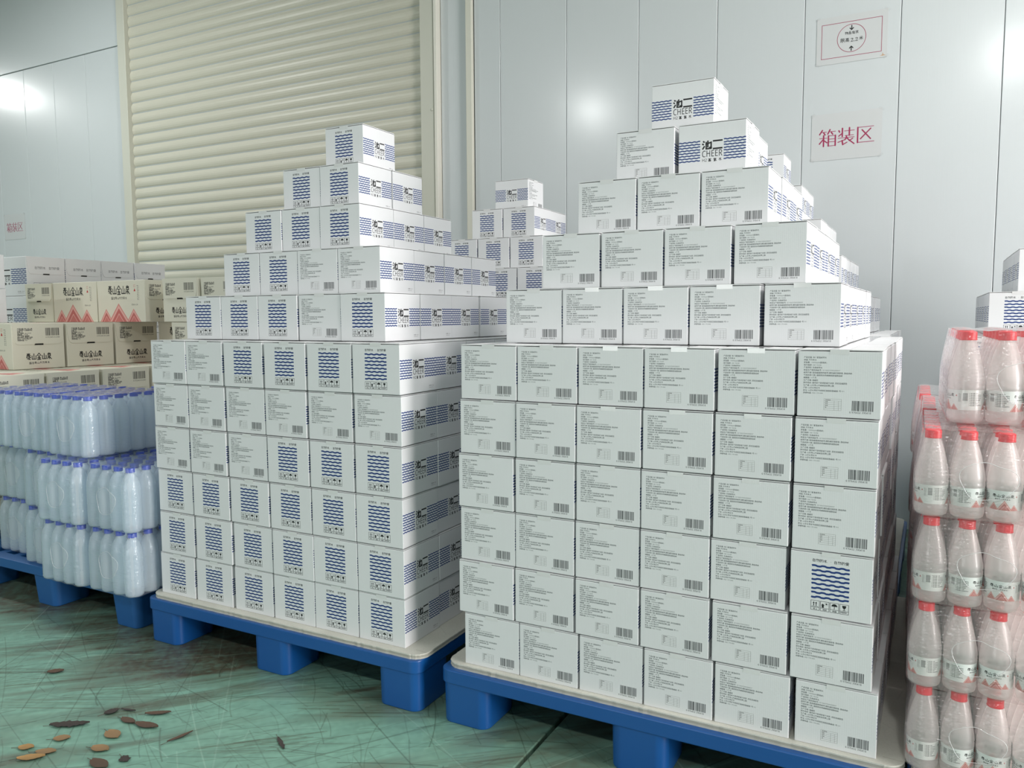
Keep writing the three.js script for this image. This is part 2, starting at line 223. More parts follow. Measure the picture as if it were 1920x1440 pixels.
// worn green epoxy floor, cut by one joint
{
  const n = 2048, c = canvas(n, n), g = c[1], S = 3.4;              // 3.4 m of floor
  const n1 = noiseGrid(64), n2 = noiseGrid(128), n3 = noiseGrid(256), img = g.createImageData(n, n), rgh = new Uint8Array(n * n * 4);
  for (let y = 0; y < n; y++) for (let x = 0; x < n; x++) {
    const u = x / n * S, v = y / n * S, a = (u + v) * 0.707, b = (u - v) * 0.707;
    let dirt = n1(u * 1.7 + 3, v * 1.7) * 0.5 + n2(a * 9, b * 2.6) * 0.32 + n3(a * 40, b * 6) * 0.2;   // patches drawn out along the forklift lane
    const near = Math.max(0, Math.min(1, 1.15 - Math.abs(v - 1.4) / 0.5)); dirt = Math.max(0, Math.min(1, (dirt - 0.46 + 0.1 * near) * 3.4)); const fine = n3(a * 70, b * 14) * 0.5 + n3(u * 75, v * 75) * 0.5;
    const k = (y * n + x) * 4, m = Math.min(1, dirt * (0.3 + 0.95 * fine));
    const R = 120 * (1 - m) + 78 * m, G = 162 * (1 - m) + 74 * m, B = 144 * (1 - m) + 60 * m, t = 0.9 + 0.18 * fine;
    img.data[k] = R * t; img.data[k + 1] = G * t; img.data[k + 2] = B * t; img.data[k + 3] = 255;
    const r = 0.55 + 0.35 * m + 0.1 * fine; rgh[k] = rgh[k + 1] = rgh[k + 2] = 255 * r; rgh[k + 3] = 255;
  }
  g.putImageData(img, 0, 0);
  for (let i = 0; i < 2600; i++) {                                   // scuffs and scratches
    const x = rnd() * n, y = rnd() * n, long = rnd() < 0.16, L = (long ? 180 + rnd() * 520 : 30 + rnd() * 140), th = (rnd() < 0.62 ? -0.72 : 0.62) + jit(long ? 0.35 : 0.5);
    g.strokeStyle = rnd() < 0.86 ? `rgba(44,54,42,${0.12 + rnd() * 0.3})` : `rgba(190,215,200,${0.10 + rnd() * 0.2})`; g.lineWidth = 0.8 + rnd() * 1.8;
    g.beginPath(); g.moveTo(x, y); g.quadraticCurveTo(x + Math.cos(th) * L / 2 + jit(14), y + Math.sin(th) * L / 2 + jit(14), x + Math.cos(th) * L, y + Math.sin(th) * L); g.stroke();
  }
  for (let i = 0; i < 110; i++) { const x = rnd() * n, y = rnd() * n; g.fillStyle = `rgba(62,60,44,${0.08 + rnd() * 0.16})`; g.save(); g.translate(x, y); g.rotate(-0.75 + jit(0.3)); for (let k = 0; k < 14; k++) g.fillRect(jit(70), jit(22), 40 + rnd() * 130, 1.5 + rnd() * 3); g.restore(); }
  const map = canvasTexture(c[0]); map.wrapS = map.wrapT = THREE.MirroredRepeatWrapping;
  const rt = new THREE.DataTexture(rgh, n, n, THREE.RGBAFormat); rt.wrapS = rt.wrapT = THREE.MirroredRepeatWrapping; rt.magFilter = THREE.LinearFilter; rt.needsUpdate = true;
  const mat = std(lin(1, 1, 1), 0.62, { map, roughnessMap: rt });
  const floor = struct('floor');
  mesh('sub_floor', box(ROOM.x1 - ROOM.x0 + 0.4, 0.1, ROOM.z1 - WALL_Z + 0.4, (ROOM.x0 + ROOM.x1) / 2, -0.075, (ROOM.z1 + WALL_Z) / 2), std(lin(0.10, 0.06, 0.04), 0.9), floor);
  const slab = (x0, x1) => { const q = rbox(x1 - x0, 0.03, ROOM.z1 - WALL_Z + 0.2, 0.004, 1); q.translate((x0 + x1) / 2, -0.015, (ROOM.z1 + WALL_Z) / 2); const p = q.attributes.position, uv = new Float32Array(p.count * 2); for (let i = 0; i < p.count; i++) { uv[i * 2] = (p.getX(i) + 3.35) / S; uv[i * 2 + 1] = (-p.getZ(i) + 0.2) / S; } q.setAttribute('uv', new THREE.BufferAttribute(uv, 2)); mesh('floor_slab', q, mat, floor); };
  slab(ROOM.x0 - 0.1, -0.924); slab(-0.912, ROOM.x1 + 0.1);
}
// ceiling lamps (above the frame; the glossy wall mirrors them)
{
  const t = thing('ceiling_lamp', 'round high bay lamp hanging above the aisle', 'lamp', [0, LAMP_Y, 0], 0, 'high bay lamps under the ceiling');
  const prof = [[0.05, 0.34], [0.09, 0.32], [0.1, 0.2], [0.16, 0.16], [0.195, 0.03], [0.2, 0.0], [0.188, 0.0], [0.18, 0.02], [0, 0.025]].map(([x, y]) => new THREE.Vector2(x, y));
  mesh('housing', new THREE.LatheGeometry(prof, 40), std(lin(0.25, 0.25, 0.26), 0.5), t);
  mesh('diffuser', new THREE.CylinderGeometry(0.17, 0.17, 0.012, 40).translate(0, 0.01, 0), new THREE.MeshStandardMaterial({ color: 0xffffff, emissive: LAMP_COLOR, emissiveIntensity: LAMP_GLOW, roughness: 0.6 }), t);
  mesh('cable', new THREE.CylinderGeometry(0.008, 0.008, ROOM.y - LAMP_Y - 0.33, 8).translate(0, 0.34 + (ROOM.y - LAMP_Y - 0.33) / 2, 0), std(lin(0.05, 0.05, 0.05), 0.6), t);
  LAMPS.forEach(([x, z], i) => {
    const label = `round high bay lamp, ${['first', 'second', 'third'][i % 3]} from the left in the ${i < 3 ? 'aisle' : 'wall'} row`; if (i) copy(t, 'ceiling_lamp', label, [x, LAMP_Y, z], 0, t.userData.group).scale.set(...(i === 5 ? [2, 1, 2] : [1, 1, 1])); else { t.position.set(x, LAMP_Y, z); t.userData.label = label; }
    const bay = i === 5, w = bay ? 0.58 : 0.29, l = new THREE.RectAreaLight(bay ? DOOR_COLOR : LAMP_COLOR, bay ? BAY_POWER : LAMP_POWER, w, w); l.position.set(x, LAMP_Y - 0.012, z); l.lookAt(x, 0, z); scene.add(l);
  });
}
// paper notices on the wall
function paper(w, h, draw) { const [c, g] = canvas(Math.round(w * 2600), Math.round(h * 2600)); g.fillStyle = '#d3d6d6'; g.fillRect(0, 0, c.width, c.height); draw(g, c.width, c.height); return std(lin(0.93, 0.93, 0.94), 0.3, { map: canvasTexture(c), clearcoat: 0.3, clearcoatRoughness: 0.3 }); }
{
  const zone = paper(0.354, 0.25, (g, w, h) => { g.fillStyle = g.strokeStyle = '#a32a56'; '箱装区'.split('').forEach((ch, i) => { g.lineWidth = 15; const s = h * 0.36; g.lineJoin = 'round'; brush(g, GLYPH[ch], w * 0.11 + i * w * 0.268, h * 0.33, s * 0.98, s, 19); }); });
  const limit = paper(0.352, 0.248, (g, w, h) => {
    g.strokeStyle = '#9c2f4f'; g.lineWidth = 7; g.strokeRect(w * 0.075, h * 0.15, w * 0.845, h * 0.72); g.beginPath(); g.ellipse(w * 0.5, h * 0.5, h * 0.285, h * 0.29, 0, 0, 7); g.stroke();
    g.fillStyle = g.strokeStyle = '#1c1c1e'; write(g, '物品堆放', w * 0.405, h * 0.355, 40, 4.6, 0.12); write(g, '限高', w * 0.345, h * 0.487, 54, 5.4, 0.12); g.font = 'bold 68px serif'; g.fillText('2.2', w * 0.488, h * 0.578); write(g, '米', w * 0.605, h * 0.485, 54, 5.6, 0);
    const arrow = (y, d) => { g.lineWidth = 13; g.beginPath(); g.moveTo(w * 0.5, y - d * h * 0.05); g.lineTo(w * 0.5, y + d * h * 0.04); g.moveTo(w * 0.5 - 26, y + d * h * 0.005); g.lineTo(w * 0.5, y + d * h * 0.045); g.lineTo(w * 0.5 + 26, y + d * h * 0.005); g.stroke(); };
    arrow(h * 0.28, 1); arrow(h * 0.72, -1);
    g.fillStyle = '#c9a27c'; g.beginPath(); g.moveTo(w * 0.9, h * 0.965); g.lineTo(w * 0.985, h * 0.965); g.lineTo(w * 0.945, h * 0.94); g.fill(); g.fillRect(w * 0.937, h * 0.91, 8, 40);
  });
  const put = (label, m, w, h, x, y) => { const t = thing('paper_notice', label, 'sign', [x, y, WALL_Z + 0.0015]); const g = box(w, h, 0.0016); mesh('sheet', g, m, t); const cm = tapeMat; for (const [a, b] of [[-1, 1], [1, 1], [-1, -1], [1, -1]]) mesh('tape', box(0.03, 0.012, 0.0006).rotateZ(a * b * -0.6).translate(a * (w / 2 - 0.004), b * (h / 2 - 0.004), 0.0013), cm, t); };
  put('paper notice with three large dark red characters below the height limit notice', zone, 0.354, 0.25, -0.46, 2.138);
  put('paper notice with red frame and circled height limit above the red character notice', limit, 0.352, 0.248, -0.447, 2.648);
  put('small looking notice with red characters on the wall left of the roller shutter', zone, 0.347, 0.25, -8.148, 2.085);
}

// ---------------------------------------------------------------- pallets and their boards
const BLUE = std(lin(0.004, 0.085, 0.31), 0.38, { clearcoat: 0.25, clearcoatRoughness: 0.3 }), BLUE_DULL = std(lin(0.012, 0.10, 0.30), 0.5);
function roundRect(w, d, r) { const s = new THREE.Shape(), x = w / 2, y = d / 2; s.moveTo(-x + r, -y); s.lineTo(x - r, -y); s.absarc(x - r, -y + r, r, -Math.PI / 2, 0); s.lineTo(x, y - r); s.absarc(x - r, y - r, r, 0, Math.PI / 2); s.lineTo(-x + r, y); s.absarc(-x + r, y - r, r, Math.PI / 2, Math.PI); s.lineTo(-x, -y + r); s.absarc(-x + r, -y + r, r, Math.PI, Math.PI * 1.5); return s; }
function makePallet(label, w, d, top, mat, taper, pos, turn = 0) {
  const t = thing('plastic_pallet', label, 'pallet', pos, turn);
  const s = roundRect(w, d, 0.03), nx = 11, nz = 11;
  for (let i = 0; i < nx; i++) for (let j = 0; j < nz; j++) { const x = -w / 2 + 0.075 + i * (w - 0.15) / (nx - 1), y = -d / 2 + 0.075 + j * (d - 0.15) / (nz - 1), h = new THREE.Path(); h.moveTo(x - 0.032, y - 0.026); h.lineTo(x + 0.032, y - 0.026); h.lineTo(x + 0.032, y + 0.026); h.lineTo(x - 0.032, y + 0.026); h.closePath(); s.holes.push(h); }
  mesh('deck', new THREE.ExtrudeGeometry(s, { depth: 0.034, bevelEnabled: true, bevelThickness: 0.003, bevelSize: 0.003, bevelSegments: 2, curveSegments: 6 }).rotateX(-Math.PI / 2).translate(0, top - 0.037, 0), mat, t);
  const fh = top - 0.034, fg = (() => { const g = new THREE.ExtrudeGeometry(roundRect(0.146, 0.17, 0.028), { depth: fh - 0.004, bevelEnabled: true, bevelThickness: 0.004, bevelSize: 0.003, bevelSegments: 2, curveSegments: 8 }).rotateX(-Math.PI / 2).translate(0, 0.004, 0); const p = g.attributes.position; for (let i = 0; i < p.count; i++) { const k = 1 - taper * (1 - p.getY(i) / fh); p.setX(i, p.getX(i) * k); p.setZ(i, p.getZ(i) * k); } g.computeVertexNormals(); return g; })();
  for (const a of [-1, 0, 1]) for (const b of [-1, 0, 1]) mesh('foot', fg, mat, t).position.set(a * (w / 2 - 0.077), 0, b * (d / 2 - 0.09));
  return t;
}
const woodEdge = std(lin(0.42, 0.41, 0.35), 0.85), boardTop = (() => { const n = 512, c = canvas(n, n), g = c[1], q = noiseGrid(64); const im = g.createImageData(n, n); for (let i = 0; i < n * n; i++) { const v = 222 + 18 * (q((i % n) / 40, Math.floor(i / n) / 40) - 0.5) + jit(5); im.data[i * 4] = v; im.data[i * 4 + 1] = v - 1; im.data[i * 4 + 2] = v - 10; im.data[i * 4 + 3] = 255; } g.putImageData(im, 0, 0); for (let i = 0; i < 90; i++) { g.strokeStyle = `rgba(120,110,90,${rnd() * 0.3})`; g.beginPath(); const x = rnd() * n, y = rnd() * n; g.moveTo(x, y); g.lineTo(x + jit(40), y + jit(40)); g.stroke(); } const t = canvasTexture(c[0]); t.wrapS = t.wrapT = THREE.RepeatWrapping; return std(lin(0.95, 0.94, 0.92), 0.6, { map: t }); })();
function makeBoard(label, w, d, pos, turn = 0) {
  const t = thing('pallet_board', label, 'board', pos, turn), s = new THREE.Shape(), pts = roundRect(w, d, 0.045).getPoints(8);
  const fine = []; for (let i = 0; i < pts.length; i++) { const a = pts[i], b = pts[(i + 1) % pts.length], n = Math.max(1, Math.round(a.distanceTo(b) / 0.012)); for (let k = 0; k < n; k++) { const q = a.clone().lerp(b, k / n); const e = jit(0.0014) * (rnd() < 0.3 ? 1 : 0.35); fine.push(q.multiplyScalar(1 + e / 0.6)); } }
  fine.forEach((p, i) => i ? s.lineTo(p.x, p.y) : s.moveTo(p.x, p.y)); s.closePath();
  mesh('face_sheet', new THREE.ExtrudeGeometry(s, { depth: 0.0035, bevelEnabled: false }).rotateX(-Math.PI / 2).translate(0, 0.0115, 0), boardTop, t);
  mesh('core_ply', new THREE.ExtrudeGeometry(s, { depth: 0.0055, bevelEnabled: false }).rotateX(-Math.PI / 2).scale(0.9985, 1, 0.9985).translate(0, 0.0055, 0), woodEdge, t);
  mesh('core_ply', new THREE.ExtrudeGeometry(s, { depth: 0.0052, bevelEnabled: false }).rotateX(-Math.PI / 2).scale(0.9995, 1, 0.9995), std(lin(0.55, 0.54, 0.47), 0.8), t);
  return t;
}
const PALLET_TOP = 0.159;
makePallet('blue plastic pallet under the left stack of white cartons', 1.19, 1.19, PALLET_TOP, BLUE, 0.02, [-1.897, 0, -1.842 - 0.595]);
makeBoard('white faced board between the blue pallet and the left carton stack', 1.19, 1.18, [-1.89, PALLET_TOP, -1.851 - 0.59]);
makePallet('blue plastic pallet under the right stack of white cartons, nearest to the viewer', 1.19, 1.19, PALLET_TOP, BLUE, 0.02, [-0.63, 0, -1.846 - 0.595]);
makeBoard('white faced board with worn corners under the right carton stack', 1.195, 1.18, [-0.62, PALLET_TOP, -1.862 - 0.59]);
makePallet('blue slatted pallet under the packs of blue-capped bottles at the left', 1.16, 1.0, 0.163, BLUE_DULL, 0.12, [-3.175, 0, -1.868 - 0.5]);
makeBoard('board under the packs of red-capped bottles at the right frame edge', 1.17, 1.18, [0.575, PALLET_TOP, -1.862 - 0.59]);
makePallet('blue pallet at the right frame edge under the packs of red-capped bottles', 1.19, 1.19, PALLET_TOP, BLUE, 0.02, [0.58, 0, -1.86 - 0.595]);

// ---------------------------------------------------------------- stacks of white cartons
const proto = makeCarton('x');
scene.remove(proto); used.water_carton = -1;
const cores = [];
const ORD = ['first', 'second', 'third', 'fourth', 'fifth', 'sixth', 'seventh', 'eighth', 'ninth', 'tenth', 'eleventh'];
const LAYER = (t, n) => t === 1 ? 'bottom' : t === n ? 'top' : ORD[t - 1];
const COL = (i, n) => n === 1 ? 'single' : i === 0 ? 'leftmost' : i === n - 1 ? 'rightmost' : n === 3 ? 'middle' : i < n / 2 ? ORD[i] + ' from left' : ORD[n - 1 - i] + ' from right';
const TURN = { i: 0, w: Math.PI, c: Math.PI / 2 }, KIND = { i: 'text-panel', w: 'blue-wave', c: 'wave-logo' };
function stack({ name, where, layers, base = BASE_Y, seen }) {
  layers.forEach(([z, xs, kinds], k) => {
    const t = k + 1, n = xs.length;
    for (let j = 0; j < n; j++) for (let i = 0; i < n; i++) {
      const kind = j ? (rnd() < 0.5 ? 'w' : 'i') : kinds[i];
      const dx = j ? (i === n - 1 ? jit(0.004) : jit(0.001)) : 0, dep = kind === 'c' && !j ? (D - W) / 2 : 0;
      const pos = [xs[i] + dx - (n > 1 && i === n - 1 && kind === 'c' ? -0.004 : 0), base + (t - 1) * PH, z - D / 2 - j * PD + dep - (j ? 0 : rnd() * 0.003)];
      const turn = TURN[kind] + jit(0.004);
      if (seen(t, i, j, n)) {
        const label = j === 0 ? `white ${KIND[kind]} carton, ${COL(i, n)}, front of ${LAYER(t, layers.length)} layer, ${where}`
          : `white carton, ${ORD[j - 1]} behind the ${i === n - 1 ? 'right' : 'left'} front corner, ${LAYER(t, layers.length)} layer, ${where}`;
        copy(proto, 'water_carton', label, pos, turn, 'white water cartons of the ' + name);
      } else cores.push([pos, turn, name]);
    }
  });
}
const grid = (c, n, p = 0.1785) => Array.from({ length: n }, (_, i) => c + (i - (n - 1) / 2) * p);
const k = (s) => s.split('');
stack({ name: 'right front stack', where: 'right front stack', seen: (t, i, j, n) => j === 0 || i === n - 1, layers: [
  [-1.876, [-1.072, -0.895, -0.715, -0.536, -0.356, -0.168], k('iiiiii')], [-1.876, [-1.088, -0.908, -0.727, -0.547, -0.365, -0.182], k('iiiiii')],
  [-1.879, [-1.084, -0.908, -0.729, -0.550, -0.372, -0.187], k('iiiiiw')], [-1.879, [-1.088, -0.907, -0.727, -0.549, -0.368, -0.185], k('iiiiii')],
  [-1.879, [-1.082, -0.904, -0.726, -0.546, -0.366, -0.185], k('iiiiii')], [-1.883, [-1.080, -0.902, -0.723, -0.545, -0.363, -0.182], k('iiiiii')],
  [-2.002, [-1.000, -0.822, -0.644, -0.466, -0.281], k('iiiii')], [-2.052, [-0.908, -0.728, -0.549, -0.367], k('iiii')], [-2.131, [-0.831, -0.653, -0.475], k('iii')], [-2.243, [-0.757, -0.568], k('ic')], [-2.358, [-0.682], k('c')]] });
stack({ name: 'left front stack', where: 'left front stack', seen: (t, i, j, n) => j === 0 || i === n - 1, layers: [
  [-1.876, [-2.365, -2.181, -1.993, -1.812, -1.635, -1.457], k('wwwwww')], [-1.872, [-2.354, -2.170, -1.986, -1.807, -1.631, -1.454], k('wwwwww')],
  [-1.872, [-2.356, -2.175, -1.993, -1.812, -1.633, -1.456], k('wwwwww')], [-1.872, [-2.363, -2.181, -1.997, -1.818, -1.637, -1.455], k('iiiwww')],
  [-1.876, [-2.364, -2.186, -2.003, -1.824, -1.641, -1.458], k('iiiiii')], [-1.872, [-2.364, -2.188, -2.004, -1.820, -1.638, -1.458], k('iiwwww')],
  [-1.962, [-2.283, -2.107, -1.931, -1.751, -1.574], k('wwwiw')], [-2.059, grid(-1.928, 4, 0.1765), k('wwii')], [-2.128, grid(-1.974, 3, 0.1762), k('www')], [-2.207, grid(-1.949, 2, 0.1762), k('ww')], [-2.300, [-1.913], k('w')]] });
const back = (c, front, kinds) => kinds.map((s, i) => { const n = i < 6 ? 6 : 11 - i; return [front - (i < 6 ? 0 : 0.118 + (i - 6) * 0.0961), grid(c, n, 0.18), k(s.padEnd(n, s[0]).slice(0, n))]; });
stack({ name: 'back right stack', where: 'stack behind the right one', seen: (t, i, j, n) => i === n - 1 && t > 5, layers: back(-0.68, -3.095, ['i', 'i', 'i', 'i', 'i', 'i', 'i', 'i', 'i', 'w', 'w']) });
stack({ name: 'back left stack', where: 'stack behind the left one', seen: (t, i, j, n) => t > 7 && (j === 0 || i === n - 1) && !(t === 8 && i < 2) && !(t < 10 && j), layers: back(-1.917, -3.095, ['w', 'w', 'w', 'w', 'w', 'w', 'w', 'w', 'w', 'w', 'c']) });
stack({ name: 'stack behind the red-capped bottles', where: 'stack behind the red-capped bottles', seen: (t, i, j) => i === 0 && t > 5 && t < 9, layers: back(0.612, -3.105, ['w', 'w', 'w', 'w', 'w', 'w', 'w', 'w']) });
{
  const g0 = faceUV(box(W, 0.151, D), W, 0.151, D, [CELL.cheer, CELL.cheer, CELL.plain, CELL.plain, CELL.info, CELL.wave], AW, AH).translate(0, 0.0755, 0);
  for (const who of [...new Set(cores.map((c) => c[2]))]) {
    const m = new THREE.Mesh(mergeGeometries(cores.filter((c) => c[2] === who).map(([p, t]) => g0.clone().rotateY(t).translate(...p))), cartonMat);
    m.name = numbered('hidden_cartons'); m.userData = { kind: 'stuff', label: `white cartons filling the inside of the ${who}`, category: 'cartons' }; shade(m); scene.add(m);
  }
}
for (const [x, who] of [[-0.68, 'right'], [-1.917, 'left']]) { makePallet(`blue pallet hidden under the second row stack behind the ${who} carton stack`, 1.19, 1.19, PALLET_TOP, BLUE, 0.02, [x, 0, -3.075 - 0.595]); makeBoard(`board under the second row stack behind the ${who} carton stack`, 1.17, 1.17, [x, PALLET_TOP, -3.08 - 0.585]); }
makePallet('blue pallet in the second row behind the red-capped bottles', 1.19, 1.19, PALLET_TOP, BLUE, 0.02, [0.612, 0, -3.1 - 0.595]); makeBoard('board in the second row behind the red-capped bottles', 1.17, 1.17, [0.612, PALLET_TOP, -3.095 - 0.585]);

// ---------------------------------------------------------------- cream cartons and large white cartons at the left
const [creamCanvas, cg] = canvas(1536, 1024), CC = { end: [0, 0, 560, 480], mount: [576, 0, 880, 480], top: [0, 500, 880, 500], plain: [900, 500, 400, 400] };
function mountains(g, x, y, w, h, list) { for (const [c, half, top] of list) { const px = x + c * w, b = y + h, t = y + top * h, hw = half * w; const tri = (k, col) => { g.fillStyle = col; g.beginPath(); g.moveTo(px - hw * k, b); g.lineTo(px, b - (b - t) * k); g.lineTo(px + hw * k, b); g.fill(); }; tri(1, '#d98f88'); tri(0.9, '#e9b5ad'); tri(0.74, '#c96f6b'); tri(0.48, '#e9b5ad'); tri(0.42, '#cf7a75'); } }
{
  const g = cg; g.fillStyle = '#e2dfcf'; g.fillRect(0, 0, 1536, 1024);
  { const [x, y, w, h] = CC.end; g.fillStyle = '#3c3b37'; ['产品名称: 泰山金山泉', '产品类型: 包装饮用水', '配料: 水', '执行标准: GB 19298', '保质期: 12个月', '生产日期: 见瓶身', '储存条件: 阴凉干燥处', '地址: 山东省泰安市', '服务电话: 400'].forEach((t, i) => write(g, t, x + w * 0.1, y + h * (0.1 + i * 0.031), 15, 2.1));
    g.fillStyle = '#33322f'; barcode(g, x + w * 0.63, y + h * 0.1, w * 0.27, h * 0.17); g.font = '20px sans-serif'; g.fillText('6 972345 812340', x + w * 0.63, y + h * 0.32);
    g.fillStyle = g.strokeStyle = '#191816'; write(g, '泰山金山泉', x + w * 0.25, y + h * 0.65, 74, 8, 0.06, 0.68); write(g, '源自泰山天然泉水', x + w * 0.3, y + h * 0.84, 24, 2.6, 0.15); }
  { const [x, y, w, h] = CC.mount; g.fillStyle = g.strokeStyle = '#191816'; write(g, '泰山金山泉', x + w * 0.24, y + h * 0.12, 108, 11, 0.05, 0.7); write(g, '源自泰山天然泉水', x + w * 0.3, y + h * 0.39, 32, 3, 0.15); write(g, '550ml x 24', x + w * 0.72, y + h * 0.56, 22, 2);
    g.fillStyle = '#c0282c'; g.beginPath(); g.moveTo(x + w * 0.775, y + h * 0.27); g.lineTo(x + w * 0.795, y + h * 0.2); g.lineTo(x + w * 0.815, y + h * 0.27); g.fill(); g.strokeStyle = '#c0282c'; g.lineWidth = 2; g.strokeRect(x + w * 0.78, y + h * 0.12, w * 0.03, h * 0.05);
    g.fillStyle = '#55524c'; for (let i = 0; i < 9; i++) { write(g, '泰山天然水泉金山市'[i], x + w * 0.845, y + h * (0.13 + i * 0.04), 15, 1.8); write(g, '山东省安名水泉金生'[i], x + w * 0.87, y + h * (0.13 + i * 0.04), 12, 1.3); }
    mountains(g, x, y, w, h, [[0.18, 0.14, 0.68], [0.76, 0.15, 0.68], [0.45, 0.22, 0.55]]); }
  { const [x, y, w, h] = CC.top; mountains(g, x, y, w, h * 0.5, [[0.25, 0.2, 0.3], [0.7, 0.25, 0.1]]); g.fillStyle = g.strokeStyle = '#4a4842'; write(g, '泰山金山泉', x + w * 0.3, y + h * 0.7, 50, 5); }
}
const creamMat = std(lin(1, 1, 1), 0.5, { map: canvasTexture(creamCanvas), bumpMap: flute, bumpScale: 0.0001 }), slotMat = std(lin(0.012, 0.011, 0.01), 0.9);
function flapShape(w, h) { const s = new THREE.Shape(), c = h * 0.32; s.moveTo(-w / 2, h); s.lineTo(-w / 2 + w * 0.02, c); s.quadraticCurveTo(-w / 2 + w * 0.04, 0, -w / 2 + w * 0.13, 0); s.lineTo(-w * 0.09, 0); s.lineTo(-w * 0.08, h * 0.05); s.lineTo(w * 0.08, h * 0.05); s.lineTo(w * 0.09, 0); s.lineTo(w / 2 - w * 0.13, 0); s.quadraticCurveTo(w / 2 - w * 0.04, 0, w / 2 - w * 0.02, c); s.lineTo(w / 2, h); s.closePath(); return s; }
function bigCarton(name, label, L, E, H, cells, cell, atlas, mat, flapDrop) {   // long axis along x, ends at +-x with an overlapping flap
  const t = thing(name, label, 'carton', [0, 0, 0]);
  mesh('body', faceUV(rbox(L, H, E, 0.003, 2), L, H, E, cells, ...atlas).translate(0, H / 2, 0), mat, t);
  const fh = H * flapDrop, g = new THREE.ExtrudeGeometry(flapShape(E - 0.004, fh), { depth: 0.0028, bevelEnabled: true, bevelThickness: 0.0006, bevelSize: 0.0006, bevelSegments: 1, curveSegments: 5 });
  const p = g.attributes.position, uv = new Float32Array(p.count * 2);
  for (let i = 0; i < p.count; i++) { const u = p.getX(i) / E + 0.5, v = 1 - flapDrop + p.getY(i) / H; uv[i * 2] = (cell[0] + u * cell[2]) / atlas[0]; uv[i * 2 + 1] = 1 - (cell[1] + (1 - v) * cell[3]) / atlas[1]; }
  g.setAttribute('uv', new THREE.BufferAttribute(uv, 2));
  for (const s of [1, -1]) {
    const f = mesh('end_flap', g, mat, t); f.rotation.y = s * Math.PI / 2; f.position.set(s * (L / 2 + 0.0002), H * (1 - flapDrop) - 0.001, 0);
    mesh('hand_slot', box(0.0012, 0.007, E * 0.17), slotMat, t).position.set(s * (L / 2 + 0.0008), H * (1 - flapDrop) - 0.001, 0);
  }
  return t;
}
const CL = 0.41, CE = 0.272, CH = 0.2335, CP = 0.235;
const cream = bigCarton('cream_carton', 'x', CL, CE, CH, [CC.end, CC.end, CC.top, CC.plain, CC.mount, CC.mount], CC.end, [1536, 1024], creamMat, 0.46); scene.remove(cream); used.cream_carton = -1;
const CY = [0.207, 0.442, 0.677, 0.9125, 1.148];
const creams = [
  [-4.28, 3, -2.448, 0, 'in the upper end-on row'], [-4.28, 3, -2.735, 0, ''], [-4.275, 3, -3.022, 0, ''], [-4.28, 3, -3.31, 0, ''],
];
const put = (label, x, lv, z, turn) => copy(cream, 'cream_carton', label, [x + jit(0.002), CY[lv], z], turn + jit(0.006), 'cream spring water cartons at the left');
put('cream carton end-on, frontmost of three in the row above the blue-capped bottles', -4.28, 3, -2.452, 0);
put('cream carton end-on, middle of three in the row above the blue-capped bottles', -4.28, 3, -2.738, 0);
put('cream carton end-on, rearmost of three in the row above the blue-capped bottles', -4.282, 3, -3.024, 0);
put('cream carton in shade behind the rearmost end-on carton, beside the left carton stack', -3.864, 3, -3.302, 0);
put('cream carton showing its narrow barcode end at the left of the top cream row', -4.83, 4, -2.925 - CL / 2, Math.PI / 2);
put('cream carton showing red mountains, left one of the two in the top row', -4.474, 4, -2.92 - CE / 2, 0);
put('cream carton showing red mountains, right one of the two in the top row', -4.054, 4, -2.918 - CE / 2, 0);
put('cream carton with barcode end facing front, top, right of the mountain cartons', -3.575, 4, -2.925 - CL / 2, Math.PI / 2);
put('cream carton with barcode end half hidden behind the top left of the left carton stack', -3.295, 4, -2.94 - CL / 2, Math.PI / 2);
put('cream carton under the barcode end carton beside the left carton stack', -3.52, 3, -2.93 - CL / 2, Math.PI / 2);
put('cream carton under the half hidden carton behind the left carton stack', -3.243, 3, -2.94 - CL / 2, Math.PI / 2);
put('cream carton at the left frame edge just above the blue bottle caps', -3.935, 2, -2.125, 0);
put('cream carton with printed top, left of two just above the blue bottle caps', -3.951, 2, -2.418, 0);
put('cream carton with barcode, right of two just above the blue bottle caps', -3.951, 2, -2.71, 0);
put('cream carton at the frame edge left of the end-on row, front side with red mountains', -4.70, 3, -2.45, 0);
{ // cartons that only carry the visible ones
  const spots = []; for (const lv of [0, 1]) for (const z of [-2.125, -2.418, -2.71, -3.0, -3.31]) for (const x of [-3.955, -4.366, -4.777]) spots.push([x, lv, z]);
  for (const z of [-2.45, -2.738, -3.024, -3.31]) for (const x of [-4.376, -4.79]) spots.push([x, 2, z]); for (const z of [-3.0, -3.31]) spots.push([-3.955, 2, z]);
  for (const lv of [0, 1, 2]) for (const x of [-3.545, -3.262]) spots.push([x, lv, -3.145, 1]);
  spots.push([-4.70, 3, -2.738], [-4.70, 3, -3.024], [-4.70, 3, -3.31]);
  const g0 = faceUV(box(CL, CH, CE), CL, CH, CE, [CC.end, CC.end, CC.top, CC.plain, CC.mount, CC.mount], 1536, 1024).translate(0, CH / 2, 0);
  const m = new THREE.Mesh(mergeGeometries(spots.map(([x, lv, z, r]) => g0.clone().rotateY(r ? Math.PI / 2 : 0).translate(x, CY[lv], z))), creamMat);
  m.name = 'hidden_cream_cartons'; m.userData = { kind: 'stuff', label: 'lower cream cartons hidden behind the packs of blue-capped bottles', category: 'cartons' }; shade(m); scene.add(m);
}
makePallet('blue pallet hidden under the cream cartons behind the blue-capped bottles', 1.17, 1.5, 0.19, BLUE_DULL, 0.05, [-4.39, 0, -2.72]); makeBoard('board under the cream cartons behind the blue-capped bottles', 1.17, 1.5, [-4.39, 0.19, -2.72]);
